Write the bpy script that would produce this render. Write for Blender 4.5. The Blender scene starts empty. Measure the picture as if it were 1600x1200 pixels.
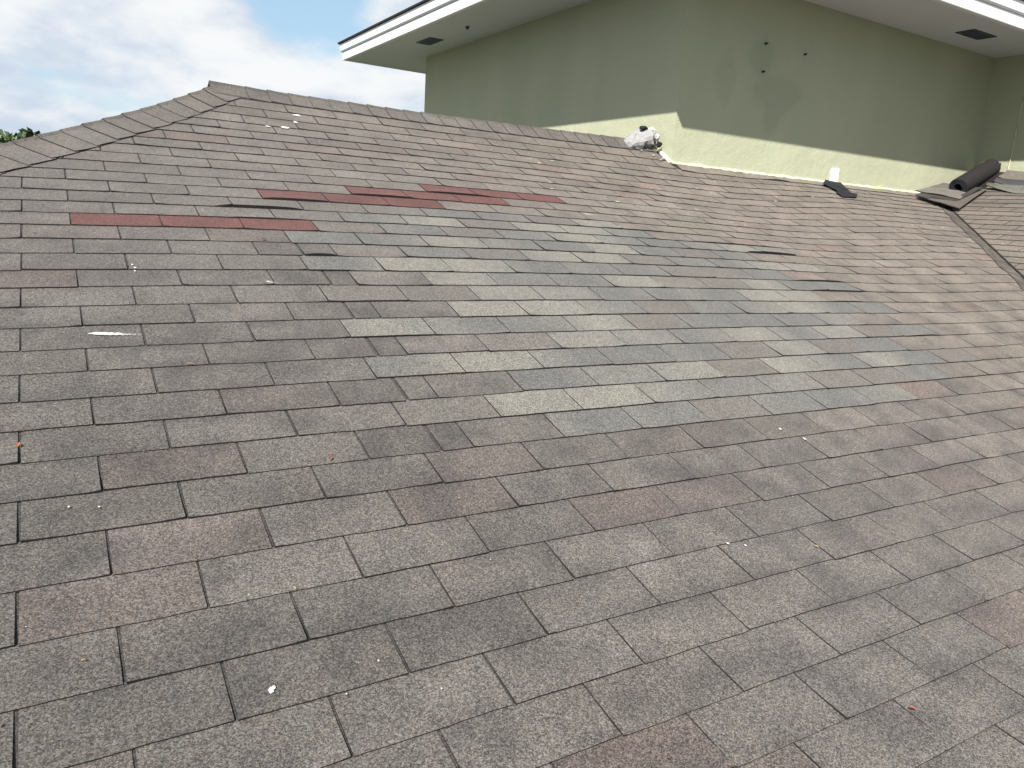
import bpy, bmesh, math, random
from mathutils import Vector, Matrix, noise
R_=math.radians
sc=bpy.context.scene; col=sc.collection
S=0.3048                         # one shingle tab is one foot wide; all coordinates below are in tabs, scaled to metres by P()
def P(x,y,z): return Vector((x*S,y*S,z*S))
# ---------------------------------------------------------------- camera
cam=bpy.data.cameras.new('camera'); co=bpy.data.objects.new('camera',cam); col.objects.link(co)
cam.sensor_width=36; cam.lens=36*1184.3/1600; cam.clip_start=.02; cam.clip_end=4000
rt=Vector((0.858544,-0.508886,0.06275)); dn=Vector((-0.057736,-0.217551,-0.97434)); fw=Vector((0.509479,0.83289,-0.216158))
co.matrix_world=Matrix((rt,-dn,-fw)).transposed().to_4x4()
sc.camera=co
sc.render.resolution_x=1024; sc.render.resolution_y=768
# ---------------------------------------------------------------- sky, sun, exposure
SUN_EL=45.7; SUN=Vector((-.515,-.472,.716)).normalized()
world=bpy.data.worlds.new('World'); sc.world=world; world.use_nodes=True
nt=world.node_tree; N=nt.nodes; Lk=nt.links; N.clear()
def nd(tree,t,**k):
    n=tree.nodes.new(t)
    for a,b in k.items(): setattr(n,a,b)
    return n
out=nd(nt,'ShaderNodeOutputWorld'); bg=nd(nt,'ShaderNodeBackground'); bg.inputs['Strength'].default_value=.050
sky=nd(nt,'ShaderNodeTexSky',sky_type='NISHITA'); sky.sun_disc=False
sky.sun_elevation=R_(SUN_EL); sky.sun_rotation=R_(227.5); sky.air_density=1.0; sky.dust_density=1.2; sky.ozone_density=1.2
tc=nd(nt,'ShaderNodeTexCoord')
sep=nd(nt,'ShaderNodeSeparateXYZ'); Lk.new(tc.outputs['Generated'],sep.inputs[0])
def M(op,a,b=None,c=None,tree=nt,clamp=False):
    n=nd(tree,'ShaderNodeMath',operation=op); n.use_clamp=clamp
    for i,v in enumerate((a,b,c)):
        if v is None: continue
        if isinstance(v,(int,float)): n.inputs[i].default_value=v
        else: tree.links.new(v,n.inputs[i])
    return n.outputs[0]
zc=M('ADD',M('MAXIMUM',sep.outputs[2],0.0),.34)
cmb=nd(nt,'ShaderNodeCombineXYZ'); Lk.new(M('DIVIDE',sep.outputs[0],zc),cmb.inputs[0]); Lk.new(M('DIVIDE',sep.outputs[1],zc),cmb.inputs[1])
def wnoise(scale,det,rough,off=0.,dist=0.):
    mp=nd(nt,'ShaderNodeMapping'); mp.inputs['Location'].default_value=(off,off*.7,0); Lk.new(cmb.outputs[0],mp.inputs[0])
    n=nd(nt,'ShaderNodeTexNoise'); n.inputs['Scale'].default_value=scale; n.inputs['Detail'].default_value=det
    n.inputs['Roughness'].default_value=rough; n.inputs['Distortion'].default_value=dist; Lk.new(mp.outputs[0],n.inputs[0]); return n.outputs[0]
def ramp(tree,v,a,b):
    n=nd(tree,'ShaderNodeMapRange',interpolation_type='SMOOTHSTEP'); tree.links.new(v,n.inputs[0]); n.inputs[1].default_value=a; n.inputs[2].default_value=b; return n.outputs[0]
def wdot(vec,a,b):               # soft round patch of sky about a direction
    d=nd(nt,'ShaderNodeVectorMath',operation='DOT_PRODUCT'); Lk.new(tc.outputs['Generated'],d.inputs[0]); d.inputs[1].default_value=Vector(vec).normalized()
    return ramp(nt,d.outputs['Value'],a,b)
n1=wnoise(2.0,7,.5,4.2,.0); n2=wnoise(7,8,.6,1.3,.0)
cover=M('ADD',n1,M('MULTIPLY',n2,.35))
gap=wdot((0.296,1.04,0.262),.9960,.9995)      # the clear blue opening in the clouds
mask=ramp(nt,M('SUBTRACT',cover,M('MULTIPLY',gap,.22)),.42,.68)
shade=ramp(nt,wnoise(2.8,7,.55,7.7,.0),.38,.62)
cl=nd(nt,'ShaderNodeMixRGB'); Lk.new(shade,cl.inputs[0]); cl.inputs[1].default_value=(6.8,7.8,9.2,1); cl.inputs[2].default_value=(10.4,10.6,10.7,1)
skb=nd(nt,'ShaderNodeMixRGB',blend_type='ADD'); skb.inputs[0].default_value=1; Lk.new(sky.outputs[0],skb.inputs[1]); skb.inputs[2].default_value=(2.6,3.8,4.4,1)
mx=nd(nt,'ShaderNodeMixRGB'); Lk.new(mask,mx.inputs[0]); Lk.new(skb.outputs[0],mx.inputs[1]); Lk.new(cl.outputs[0],mx.inputs[2])
Lk.new(mx.outputs[0],bg.inputs[0]); Lk.new(bg.outputs[0],out.inputs[0])
sl=bpy.data.lights.new('sun','SUN'); sl.energy=5.0; sl.angle=R_(.55); sl.color=(1,.955,.89)
so=bpy.data.objects.new('sun',sl); col.objects.link(so); so.rotation_euler=SUN.to_track_quat('Z','Y').to_euler()
sc.view_settings.view_transform='Standard'; sc.view_settings.look='None'; sc.view_settings.gamma=1; sc.view_settings.use_curve_mapping=False
sc.view_settings.exposure=.85
sc.render.engine='CYCLES'
# ---------------------------------------------------------------- materials
def mat(name): 
    m=bpy.data.materials.new(name); m.use_nodes=True; t=m.node_tree; b=t.nodes['Principled BSDF']; return m,t,b
def mixc(t,fac,a,b,bt='MIX'):
    n=t.nodes.new('ShaderNodeMixRGB'); n.blend_type=bt
    for i,v in ((0,fac),(1,a),(2,b)):
        if isinstance(v,(int,float)): n.inputs[i].default_value=v
        elif isinstance(v,tuple): n.inputs[i].default_value=(*v,1)
        else: t.links.new(v,n.inputs[i])
    return n.outputs[0]
def pos(t): return t.nodes.new('ShaderNodeNewGeometry').outputs['Position']
def tnoise(t,scale,det=4,rough=.5,vec=None,sc3=None,fac=True):
    v=vec or pos(t)
    if sc3:
        mp=t.nodes.new('ShaderNodeMapping'); mp.inputs['Scale'].default_value=sc3; t.links.new(v,mp.inputs[0]); v=mp.outputs[0]
    n=t.nodes.new('ShaderNodeTexNoise'); n.inputs['Scale'].default_value=scale; n.inputs['Detail'].default_value=det; n.inputs['Roughness'].default_value=rough
    t.links.new(v,n.inputs[0]); return n.outputs[0] if fac else n.outputs[1]
def tvor(t,scale):
    n=t.nodes.new('ShaderNodeTexVoronoi'); n.inputs['Scale'].default_value=scale; t.links.new(pos(t),n.inputs['Vector'])
    return n
def bump(t,b,h,dist,strength=1.):
    n=t.nodes.new('ShaderNodeBump'); n.inputs['Distance'].default_value=dist; n.inputs['Strength'].default_value=strength
    t.links.new(h,n.inputs['Height']); t.links.new(n.outputs[0],b.inputs['Normal'])
def granule(name,attr=True,basec=(.12,.115,.105),contrast=1.3,sheen=0.0):
    m,t,b=mat(name)
    v1=tvor(t,760); v2=tvor(t,340)
    s1=t.nodes.new('ShaderNodeSeparateColor'); t.links.new(v1.outputs['Color'],s1.inputs[0])
    s2=t.nodes.new('ShaderNodeSeparateColor'); t.links.new(v2.outputs['Color'],s2.inputs[0])
    g1=M('POWER',s1.outputs[0],1.6,tree=t); g2=M('POWER',s2.outputs[0],1.8,tree=t)
    g=M('ADD',M('MULTIPLY',g1,.95*contrast,tree=t),M('MULTIPLY',g2,.95*contrast,tree=t),tree=t)
    mid=M('MULTIPLY',M('SUBTRACT',tnoise(t,38,3,.6),.5,tree=t),.40,tree=t)
    big=M('MULTIPLY',M('SUBTRACT',tnoise(t,7,4,.6),.5,tree=t),.45,tree=t)
    f=M('ADD',M('ADD',g,1-.64*contrast,tree=t),M('ADD',mid,big,tree=t),tree=t)
    if attr:
        a=t.nodes.new('ShaderNodeAttribute'); a.attribute_name='tint'; base=a.outputs['Color']
    else:
        r=t.nodes.new('ShaderNodeRGB'); r.outputs[0].default_value=(*basec,1); base=r.outputs[0]
    fc=t.nodes.new('ShaderNodeCombineXYZ')
    hue=M('MULTIPLY',M('SUBTRACT',s2.outputs[1],.5,tree=t),.12,tree=t)
    t.links.new(M('MULTIPLY',f,M('ADD',1.0,hue,tree=t),tree=t),fc.inputs[0]); t.links.new(f,fc.inputs[1]); t.links.new(M('MULTIPLY',f,M('SUBTRACT',1.0,hue,tree=t),tree=t),fc.inputs[2])
    c=mixc(t,1.,base,fc.outputs[0],'MULTIPLY')
    t.links.new(c,b.inputs['Base Color']); b.inputs['Roughness'].default_value=.8; b.inputs['Specular IOR Level'].default_value=.3; b.inputs['Sheen Weight'].default_value=.06; b.inputs['Sheen Roughness'].default_value=.5
    if 'Diffuse Roughness' in b.inputs: b.inputs['Diffuse Roughness'].default_value=1.
    bump(t,b,g2,.0009,.4)
    return m
def plain(name,c,rough=.7,spec=.3,nz=.0,nscale=8,bmp=0,bscale=60,metal=0):
    m,t,b=mat(name)
    if nz:
        f=M('ADD',M('MULTIPLY',tnoise(t,nscale,5,.6),nz*2,tree=t),1-nz,tree=t)
        x=t.nodes.new('ShaderNodeCombineXYZ'); [t.links.new(f,x.inputs[i]) for i in range(3)]
        t.links.new(mixc(t,1.,c,x.outputs[0],'MULTIPLY'),b.inputs['Base Color'])
    else: b.inputs['Base Color'].default_value=(*c,1)
    b.inputs['Roughness'].default_value=rough; b.inputs['Specular IOR Level'].default_value=spec; b.inputs['Metallic'].default_value=metal
    if bmp: bump(t,b,tnoise(t,bscale,4,.6),bmp)
    return m
MG=granule('asphalt_granules')
ME=plain('asphalt_edge',(.026,.024,.024),.8,.2,.4,60)
MD=granule('underlying_granules',False,(.034,.031,.029))
MF=plain('tar_felt',(.019,.0165,.0175),.7,.25,.25,20,.002,120)
MFi=plain('tar_felt_inner',(.035,.038,.046),.7,.25,.3,30)
MW=plain('white_gloss_paint',(.80,.81,.83),.5,.35,.10,2.2)
MSof=plain('soffit_paint',(.66,.675,.70),.7,.2,.09,1.6,.0008,30)
MV=plain('vent_metal',(.050,.060,.105),.5,.4,.2,20)
MVd=plain('vent_dark',(.012,.014,.022),.8,.1)
MC=plain('pale_sealant',(.66,.64,.46),.75,.2,.2,25,.004,40)
MM=plain('grey_mortar',(.27,.267,.272),.9,.1,.35,30,.006,55)
MFo=plain('white_foam',(.46,.45,.43),.8,.2,.1,30,.006,50)
MBl=plain('black_rubber_and_hole',(.014,.015,.019),.7,.2,.3,12,.001,60)
MPl=plain('white_plastic',(.82,.82,.80),.4,.4)
MCh=plain('white_spatter',(.42,.41,.40),.85,.1,.1,200)
# valley flashing: dusty bituminous metal
def valley_mat():
    m,t,b=mat('valley_flashing'); n=tnoise(t,14,6,.65); f=ramp(t,n,.42,.62)
    c=mixc(t,f,(.055,.046,.040),(.105,.093,.082)); c=mixc(t,M('MULTIPLY',ramp(t,tnoise(t,45,5,.6),.58,.75),.45,tree=t),c,(.20,.19,.175))
    t.links.new(c,b.inputs['Base Color']); b.inputs['Roughness'].default_value=.75; bump(t,b,n,.003); return m
MVal=valley_mat()
def wall_mat():
    m,t,b=mat('sage_stucco')
    st=tnoise(t,1.6,5,.6,sc3=(1.3,1.3,.30)); lo=tnoise(t,.7,4,.6)
    c=mixc(t,ramp(t,st,.35,.7),(.395,.41,.292),(.425,.438,.315))
    c=mixc(t,M('MULTIPLY',ramp(t,lo,.4,.65),.35,tree=t),c,(.365,.39,.278))
    # old damp stain that runs down the long wall
    def blot(cx,cz,rx,rz):
        mp=t.nodes.new('ShaderNodeMapping'); mp.inputs['Location'].default_value=(-cx*S/(rx*S),0,-cz*S/(rz*S)); mp.inputs['Scale'].default_value=(1/(rx*S),0,1/(rz*S)); t.links.new(pos(t),mp.inputs[0])
        ln=t.nodes.new('ShaderNodeVectorMath'); ln.operation='LENGTH'; t.links.new(mp.outputs[0],ln.inputs[0])
        d=M('ADD',ln.outputs['Value'],M('MULTIPLY',M('SUBTRACT',tnoise(t,7,4,.6),.5,tree=t),1.1,tree=t),tree=t)
        n=t.nodes.new('ShaderNodeMapRange'); n.interpolation_type='SMOOTHSTEP'; t.links.new(d,n.inputs[0]); n.inputs[1].default_value=1.15; n.inputs[2].default_value=.7
        return n.outputs[0]
    k=M('MAXIMUM',M('MAXIMUM',blot(18.0,3.85,1.0,.55),blot(17.9,3.25,.42,.55),tree=t),M('MULTIPLY',blot(15.9,4.0,.42,.8),.7,tree=t),tree=t)
    k=M('MAXIMUM',k,blot(17.2,4.7,.5,.6),tree=t)
    c=mixc(t,M('MULTIPLY',k,.24,tree=t),c,(.20,.24,.17))
    # scuffs and specks near the roof line
    sp=ramp(t,tnoise(t,26,5,.7),.66,.74); c=mixc(t,M('MULTIPLY',sp,.35,tree=t),c,(.36,.35,.20))
    t.links.new(c,b.inputs['Base Color']); b.inputs['Roughness'].default_value=.85; b.inputs['Specular IOR Level'].default_value=.2
    bump(t,b,M('ADD',tnoise(t,90,4,.6),M('MULTIPLY',tnoise(t,9,4,.6),2.5,tree=t),tree=t),.0030)
    return m
MWall=wall_mat()
MLow=plain('lower_stucco',(.45,.47,.32),.9,.2,.1,2)
# ---------------------------------------------------------------- object helpers
def tag(o,label=None,cat=None,group=None,kind=None):
    for k,v in (('label',label),('category',cat),('group',group),('kind',kind)):
        if v: o[k]=v
    return o
def mesh(name,verts,faces,mats,parent=None,mi=None,tint=None,smooth=False,origin=None,loc_rel=True):
    me=bpy.data.meshes.new(name)
    if origin is None:
        origin=Vector((0,0,0))
        for v in verts: origin+=Vector(v)
        origin/=max(1,len(verts))
    me.from_pydata([tuple(Vector(v)-origin) for v in verts],[],faces); 
    for m in (mats if isinstance(mats,list) else [mats]): me.materials.append(m)
    if mi: me.polygons.foreach_set('material_index',mi)
    if tint:
        a=me.color_attributes.new('tint','FLOAT_COLOR','POINT'); flat=[]
        for c in tint: flat+= [c[0],c[1],c[2],1.]
        a.data.foreach_set('color',flat)
    if smooth: me.polygons.foreach_set('use_smooth',[True]*len(me.polygons))
    me.update()
    o=bpy.data.objects.new(name,me); col.objects.link(o)
    if parent:
        o.parent=parent; o.location=origin-worldloc(parent)
    else: o.location=origin
    return o
def worldloc(o):
    v=Vector(o.location)
    while o.parent: o=o.parent; v+=Vector(o.location)
    return v
def empty(name,loc):
    o=bpy.data.objects.new(name,None); o.location=loc; col.objects.link(o); o.empty_display_size=.2; return o
def box(name,a,b,m,parent=None,bev=0):
    bm=bmesh.new(); bmesh.ops.create_cube(bm,size=1)
    for v in bm.verts: v.co=Vector([ (a[i]+b[i])/2+v.co[i]*(b[i]-a[i]) for i in range(3)])*S
    if bev: bmesh.ops.bevel(bm,geom=bm.edges[:],offset=bev*S,segments=2,affect='EDGES')
    vs=[v.co.copy() for v in bm.verts]; bm.verts.index_update(); fs=[[v.index for v in f.verts] for f in bm.faces]; bm.free()
    return mesh(name,vs,fs,m,parent)
# ---------------------------------------------------------------- the measured roof surface
TH=0.34839; RR=0.422821; OX,OY,OZ=-0.299385,4.62642,-2.54079
TANP=math.tan(TH)
WC=[-0.11616,-0.17414,0.26849,0.082543,-0.1226,-0.066415,0.070366,-0.093534,-0.12765,-0.0087776,0.1648,0.035735,-0.016802,-0.010495]
SV={-6:-0.15,-5:-0.118,-4:-0.107,-3:-0.125,-2:-0.123,-1:-0.086,0:-0.065,1:-0.03,2:0.005,3:0.018,4:0.035,5:0.016,6:0.001,7:0.007,8:-0.022,9:-0.02,10:-0.009,11:0.033,12:0.034,13:0.108,14:0.09,15:0.122,16:0.096,17:0.061,18:0.01,19:0.028,20:0.02,21:0.049,22:0.067,23:0.059,24:0.043,25:0.034,26:0.008,27:-0.014,28:-0.03,29:-0.047}
def sv(c): return SV[max(-6,min(29,c))]
def sag(u,v):
    a=(max(-3,min(28,u))-6)/8; b=(max(-9,min(31,v))-10)/16; s=0; k=0
    for i in range(4):
        for j in range(5):
            if i+j>5 or (i,j) in ((0,0),(1,0),(0,1)): continue
            s+=WC[k]*a**i*b**j; k+=1
    f=clamp_((u-14)/6.); return s*(1-f*f*(3-2*f))
clamp_=lambda x:max(0.,min(1.,x))
NRM=(0,-math.sin(TH),math.cos(TH))
def p1(u,v,h=0.):
    w=sag(u,v)+h
    return (OX+u, OY+v*RR*math.cos(TH)+w*NRM[1], OZ+v*RR*math.sin(TH)+w*NRM[2])
def v_of_y(u,y):
    v=(y-OY)/(RR*math.cos(TH))
    for _ in range(5): v-=(p1(u,v)[1]-y)/(RR*math.cos(TH))
    return v
def z1(x,y): u=x-OX; return p1(u,v_of_y(u,y))[2]
HIP=13.85; RY=16.87; WY=15.97; WX=14.3; W3=28.7
VAL=10.62
def VALF(y): return VAL
def z2(x,y): return z1(y+VALF(y),y)+TANP*(x-y-VALF(y))
def zl(x,y): yy=min(x+HIP,RY+1); return z1(x,yy)+.036*(y-yy)
ZR=lambda x: z1(x,RY)
def p2f(a,b,h=0.):               # right-hand slope: a runs along -Y, b up the slope (+X)
    x=20+b*RR*math.cos(TH); y=-a; return (x-h*math.sin(TH), y, z2(x,y)+h*math.cos(TH))
def p3f(a,b,h=0.):               # left-hand slope beyond the hip
    x=-8+b*RR*math.cos(TH); y=a; return (x-h*math.sin(TH), y, zl(x,y)+h*math.cos(TH))
# projected size on the photograph, used only to choose which shingles are single objects
def proj(p):
    q=Vector(p); z=fw.dot(q)
    if z<.2: return None
    return (rt.dot(q)/z*1184.3+800, dn.dot(q)/z*1184.3+600)
# ---------------------------------------------------------------- colours of single shingles
rnd=random.Random(7)
def fbm(x,y,z=0.): return noise.fractal(Vector((x,y,z)),1.,2.,3,noise_basis='PERLIN_ORIGINAL')
def clamp(x,a=0.,b=1.): return max(a,min(b,x))
def lerp3(a,b,t): return tuple(a[i]+(b[i]-a[i])*t for i in range(3))
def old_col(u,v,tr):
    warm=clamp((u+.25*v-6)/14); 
    c=lerp3(lerp3((.0690,.0628,.0572),(.082,.0745,.068),clamp((v-2)/20)),(.106,.091,.0775),warm)  # upper rows paler: grazing-view brightening painted into the tint, along with rightward tan
    k=tr['k']*(1+.22*fbm(u*.9+5,v*.6,tr['s']))
    pink=clamp(tr['pink']+.28*fbm(u*.6,v*.4,9.))
    c=lerp3(c,(c[0]*1.06,c[1]*.93,c[2]*.92),pink)
    st=clamp(fbm(u*1.9,v*1.7,3.3)*2.4+(.12 if 2<u<14 and -4<v<5 else -.12)+ (.35 if tr['fv'](v)<.35 else 0))   # algae that gathers at the lower half
    c=lerp3(c,(.034,.031,.031),st*.55*(1-.6*clamp((v-9)/8)))
    return tuple(x*k for x in c)
SLATE=(.070,.069,.066); LIGHT=(.110,.105,.092); BROWN=(.075,.067,.060)
def new_col(u,c,tr):
    n=fbm(u*.75+c*7.3,c*3.1,1.7)*1.9+tr['n']
    code=PC.get(int(c),''); i=int(u-tr['p0'])
    ch=code[i] if 0<=i<len(code) else '.'
    f=u-tr['p0']-i
    def lv(q): return dict(S=.05,L=.98,M=.5,m=.5,B=.25).get(code[q] if 0<=q<len(code) else '.',.45)
    g=lv(i)*(1-abs(f-.5)*.75)+ (lv(i-1) if f<.5 else lv(i+1))*abs(f-.5)*.75+.42*fbm(u*1.3,c*3.1,5.)+(.25*(f-.5) if ch=='M' else 0)
    base=lerp3(SLATE,LIGHT,clamp(g))
    if ch=='B' or tr['brown']: base=lerp3(BROWN,base,.25)
    return tuple(x*(1+.05*tr['n']) for x in base)
def red_col(u,v,tr):
    return tuple(x*(1+.25*fbm(u*1.5,v*1.2,4.)+.22*tr['n']) for x in (.064,.026,.023))
PC={3:'SSMSSM',4:'BLLmSMLBS',5:'SMLmLSLSB',6:'MLSSSBLSS',7:'BLmSLSLBS',8:'LSSLBSSSM',9:'LLmSSMLSS',10:'BBLmSSSLL',11:'LSSLLBLSS',12:'SLLSSSBBS',13:'SSLLBSSLL',14:'SSLSSLSSS',15:'SSSLSSSLS',16:'SSLBLLSSM',17:'LSSBLMSL'}
REDS={15:(.5,3.5),18:(3,6),19:(4.5,7.5),20:(6,9)}
def patch(c):
    if c<3 or c>17: return None
    if c%2==0: return (3,12)
    return (4.5,13.5 if c>=5 else 10.5)
EXTRA={3:3.16,5:3.16,7:3.16,9:3.16,11:3.16,13:3.05}
BROWNS={(4,3),(4,9),(5,8),(12,10),(11,9),(13,6),(16,6),(6,10),(14,10),(3,7),(7,5),(17,5),(9,8)}
LIFTS=[(17,2.3,3.45,.07),(13,3.06,3.5,.065),(18,3,4,.045),(19,4.5,5.6,.05),(20,6,7.3,.045),(15,12,13.5,.075),(12,12.1,13.5,.05),(11,12,13.6,.04),(7,12.6,13.5,.03),(16,2.4,3.4,.02),(10,12,13,.03),(6,3.0,4.0,.012),(8,3,4,.025),(10,3,4,.02),(12,2.9,3.6,.02),(17,9,12,.02),(4,12.,13.,.012),(16,11,13.4,.03)]
def lift(c,u):
    h=0
    for cc,a,b,k in LIFTS:
        if cc==c and a<=u<=b: h+=.5*k*math.sin(math.pi*clamp((u-a)/(b-a)))**.35
    return h
# ---------------------------------------------------------------- shingle builder
def clip_poly(poly,g):
    out=[]
    for i in range(len(poly)):
        a=poly[i]; b=poly[(i+1)%len(poly)]; ga,gb=g(*a),g(*b)
        if ga>=0: out.append(a)
        if (ga>=0)!=(gb>=0):
            t=ga/(ga-gb); out.append((a[0]+(b[0]-a[0])*t,a[1]+(b[1]-a[1])*t))
    return out
def build_tab(fn,a0,a1,vb,vt,planes,colf,th,liftf,wav,nu=6,flip=False):
    """one shingle tab: top sheet that rises to its butt edge, plus the dark asphalt edge all round"""
    L=vt-vb; V=[];F=[];MI=[];T=[]
    def bot(a): return vb+wav(a)
    def pt(a,f):                       # f 0 = butt edge, 1 = head
        v=bot(a)+(vt-bot(a))*f
        h=.0035+(th+liftf(a)*(1-f)**1.3-.0035)*(1-f)
        return (a,v),h
    def H(a,v):
        b=bot(a); f=clamp((v-b)/(vt-b)); return .0035+(th-.0035)*(1-f)+liftf(a)*(1-f)**2.3
    idx={}
    def addv(a,v,h):
        k=(round(a,5),round(v,5),round(h,5))
        if k in idx: return idx[k]
        V.append(fn(a,v,h)); T.append(colf(a,v)); idx[k]=len(V)-1; return idx[k]
    fr=[0,.45,1.]
    full=True
    for i in range(nu):
        u0=a0+(a1-a0)*i/nu; u1=a0+(a1-a0)*(i+1)/nu
        for j in range(2):
            q=[(u0,bot(u0)+(vt-bot(u0))*fr[j]),(u1,bot(u1)+(vt-bot(u1))*fr[j]),(u1,bot(u1)+(vt-bot(u1))*fr[j+1]),(u0,bot(u0)+(vt-bot(u0))*fr[j+1])]
            for g in planes:
                q=clip_poly(q,g)
                if len(q)<3: break
            if len(q)<3: full=False; continue
            f=[addv(a,v,H(a,v)) for a,v in q]
            f2=[]; [f2.append(x) for x in f if x not in f2]
            if len(f2)>=3: F.append(f2[::-1] if flip else f2); MI.append(0)
    if not F: return None
    o=[(a0+(a1-a0)*i/nu,bot(a0+(a1-a0)*i/nu)) for i in range(nu+1)]+[(a1,bot(a1)+(vt-bot(a1))*.45),(a1,vt),(a0,vt),(a0,bot(a0)+(vt-bot(a0))*.45)]
    for g in planes:
        o=clip_poly(o,g)
        if len(o)<3: return None
    for i in range(len(o)):
        a,b=o[i],o[(i+1)%len(o)]
        if abs(a[1]-vt)<1e-6 and abs(b[1]-vt)<1e-6: continue
        if abs(a[0]-b[0])+abs(a[1]-b[1])<1e-5: continue
        k=len(V)
        for q in (a,b):
            V.append(fn(q[0],q[1],H(*q)+.0004)); T.append((.03,.03,.03))
        for q in (b,a):
            V.append(fn(q[0],q[1],-.001)); T.append((.03,.03,.03))
        f=[k+1,k,k+3,k+2]
        F.append(f[::-1] if flip else f); MI.append(1)
    return V,F,MI,T
def area(V,F,MI):
    pts=[proj(v) for v in V]
    if any(p is None for p in pts): return 0
    A=0;cx=cy=0;n=0
    for f,m in zip(F,MI):
        if m: continue
        s=0
        for i in range(len(f)):
            x0,y0=pts[f[i]];x1,y1=pts[f[(i+1)%len(f)]]; s+=x0*y1-x1*y0
        x=sum(pts[i][0] for i in f)/len(f); y=sum(pts[i][1] for i in f)/len(f)
        if 0<=x<=1600 and 0<=y<=1200: A+=abs(s)/2
    return A
tabs=[]                                  # (area, V, F, MI, T, label)
# --- long main slope
for c in range(-11,31):
    off=0 if c%2==0 else .5
    vb=c+sv(c); vt=c+1+sv(c+1)+.04
    if c==30: vt=30.95
    a=-6+off; joints=[]
    while a<30.5: joints.append(a); a+=1
    if c in EXTRA: joints.append(EXTRA[c]); joints.sort()
    pr=patch(c); strips={}
    for k in range(len(joints)-1):
        a0,a1=joints[k],joints[k+1]
        mid=(a0+a1)/2
        gx=OX+mid; gy=p1(mid,vb)[1]
        if gx-gy-VALF(gy)>1.5 or gx-gy<-HIP-1.5: continue
        if gy>WY-.6 and gx>WX+.5 and gy>WY+.1: continue
        gw=1. if mid<3.5 else (.66 if c<13 else 1.15); jl=gw*(.006+.007*rnd.random()); jr=gw*(.006+.007*rnd.random())
        if c in EXTRA and abs(a0-EXTRA[c])<.01: jl=.03
        planes=[lambda a,v:(OX+a)-(p1(a,v)[1]-HIP)-.25, lambda a,v:VALF(p1(a,v)[1])-.22-.05*math.sin(v*5)-((OX+a)-p1(a,v)[1]), lambda a,v:30.94-v]
        if mid>14.75: planes.append(lambda a,v:WY-.01-p1(a,v)[1])
        elif gy>WY-.3: planes.append(lambda a,v:WX-.01-(OX+a))
        isred=c in REDS and REDS[c][0]<=mid<=REDS[c][1]
        isnew=pr is not None and pr[0]<=mid<=pr[1] and not isred and not (c==17 and mid>9) and not (c==16 and mid>10)
        sid=math.floor((mid-off)/3); tr=strips.setdefault((sid,isred,isnew),dict(sh=rnd.uniform(-.02,.02),k=rnd.uniform(.95,1.05)))
        t=dict(p0=pr[0] if pr else 0,k=tr['k']*rnd.uniform(.93,1.07),s=rnd.random()*50 if rnd.random()<.3 else 0,pink=(rnd.uniform(.3,.9) if rnd.random()<.10 else rnd.uniform(-.3,.1)),n=rnd.uniform(-.5,.5),brown=(c,int(mid)) in BROWNS or rnd.random()<.03,fv=lambda v,vb=vb:v-vb)
        if c in EXTRA and EXTRA[c]-.7<mid<EXTRA[c]+.4: t['k']*=.86; t['pink']=-.3
        if isred: cf=lambda a,v,t=t:red_col(a,v,t)
        elif isnew: cf=lambda a,v,t=t,c=c:new_col(a,c,t)
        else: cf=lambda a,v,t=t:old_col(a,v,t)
        sh=tr['sh']+rnd.uniform(-.008,.008); ti=rnd.uniform(-.012,.012); thk=rnd.uniform(.012,.020)+(.003 if isnew or isred else 0)
        wav=lambda a,sh=sh,ti=ti,m=mid,c=c: sh+ti*(a-m)+.018*noise.noise(Vector((a*2.3,c*5.1,0)))+.009*noise.noise(Vector((a*9,c*5.1,2)))+.005*noise.noise(Vector((a*31,c*5.1,4)))
        far=c>22
        r=build_tab(p1,a0+jl,a1-jr,vb,vt,planes,cf,thk*(1.15 if far else 1),lambda a,c=c,m=mid,cu=rnd.random()**2*.016:lift(c,a)+cu*min(1,abs(a-m)*2)**5,wav,nu=4 if far else (12 if c<6 else 8))
        if r:
            lab='brick red replacement shingle' if isred else ('newer shingle of the grey and pale green patch' if isnew else None)
            tabs.append([area(*r[:3]),*r,lab])
# --- right-hand slope beyond the valley
for c in range(-16,24):
    off=.3 if c%2==0 else .8
    a=-16.5+off
    while a<-2:
        x=20+(c+.5)*RR*math.cos(TH)
        if x-(-a-.5)-VALF(-a-.5)>-1.3 and x<W3+.3 and a<-2.5:
            t=dict(k=rnd.uniform(.88,1.1),s=0,pink=rnd.uniform(-.1,.4),n=0,brown=0,fv=lambda v,c=c:v-c)
            ti=rnd.uniform(-.02,.02); m=a+.5; g=.008+.008*rnd.random()
            planes=[lambda a,b:(20+b*RR*math.cos(TH))-(-a)-VALF(-a)-.03, lambda a,b:W3-.01-(20+b*RR*math.cos(TH)), lambda a,b:WY-.01+a]
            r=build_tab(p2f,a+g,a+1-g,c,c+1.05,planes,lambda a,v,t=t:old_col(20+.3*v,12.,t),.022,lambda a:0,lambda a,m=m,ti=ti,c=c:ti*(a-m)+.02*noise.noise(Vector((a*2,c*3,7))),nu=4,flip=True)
            if r: tabs.append([area(*r[:3]),*r,None])
        a+=1
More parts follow.
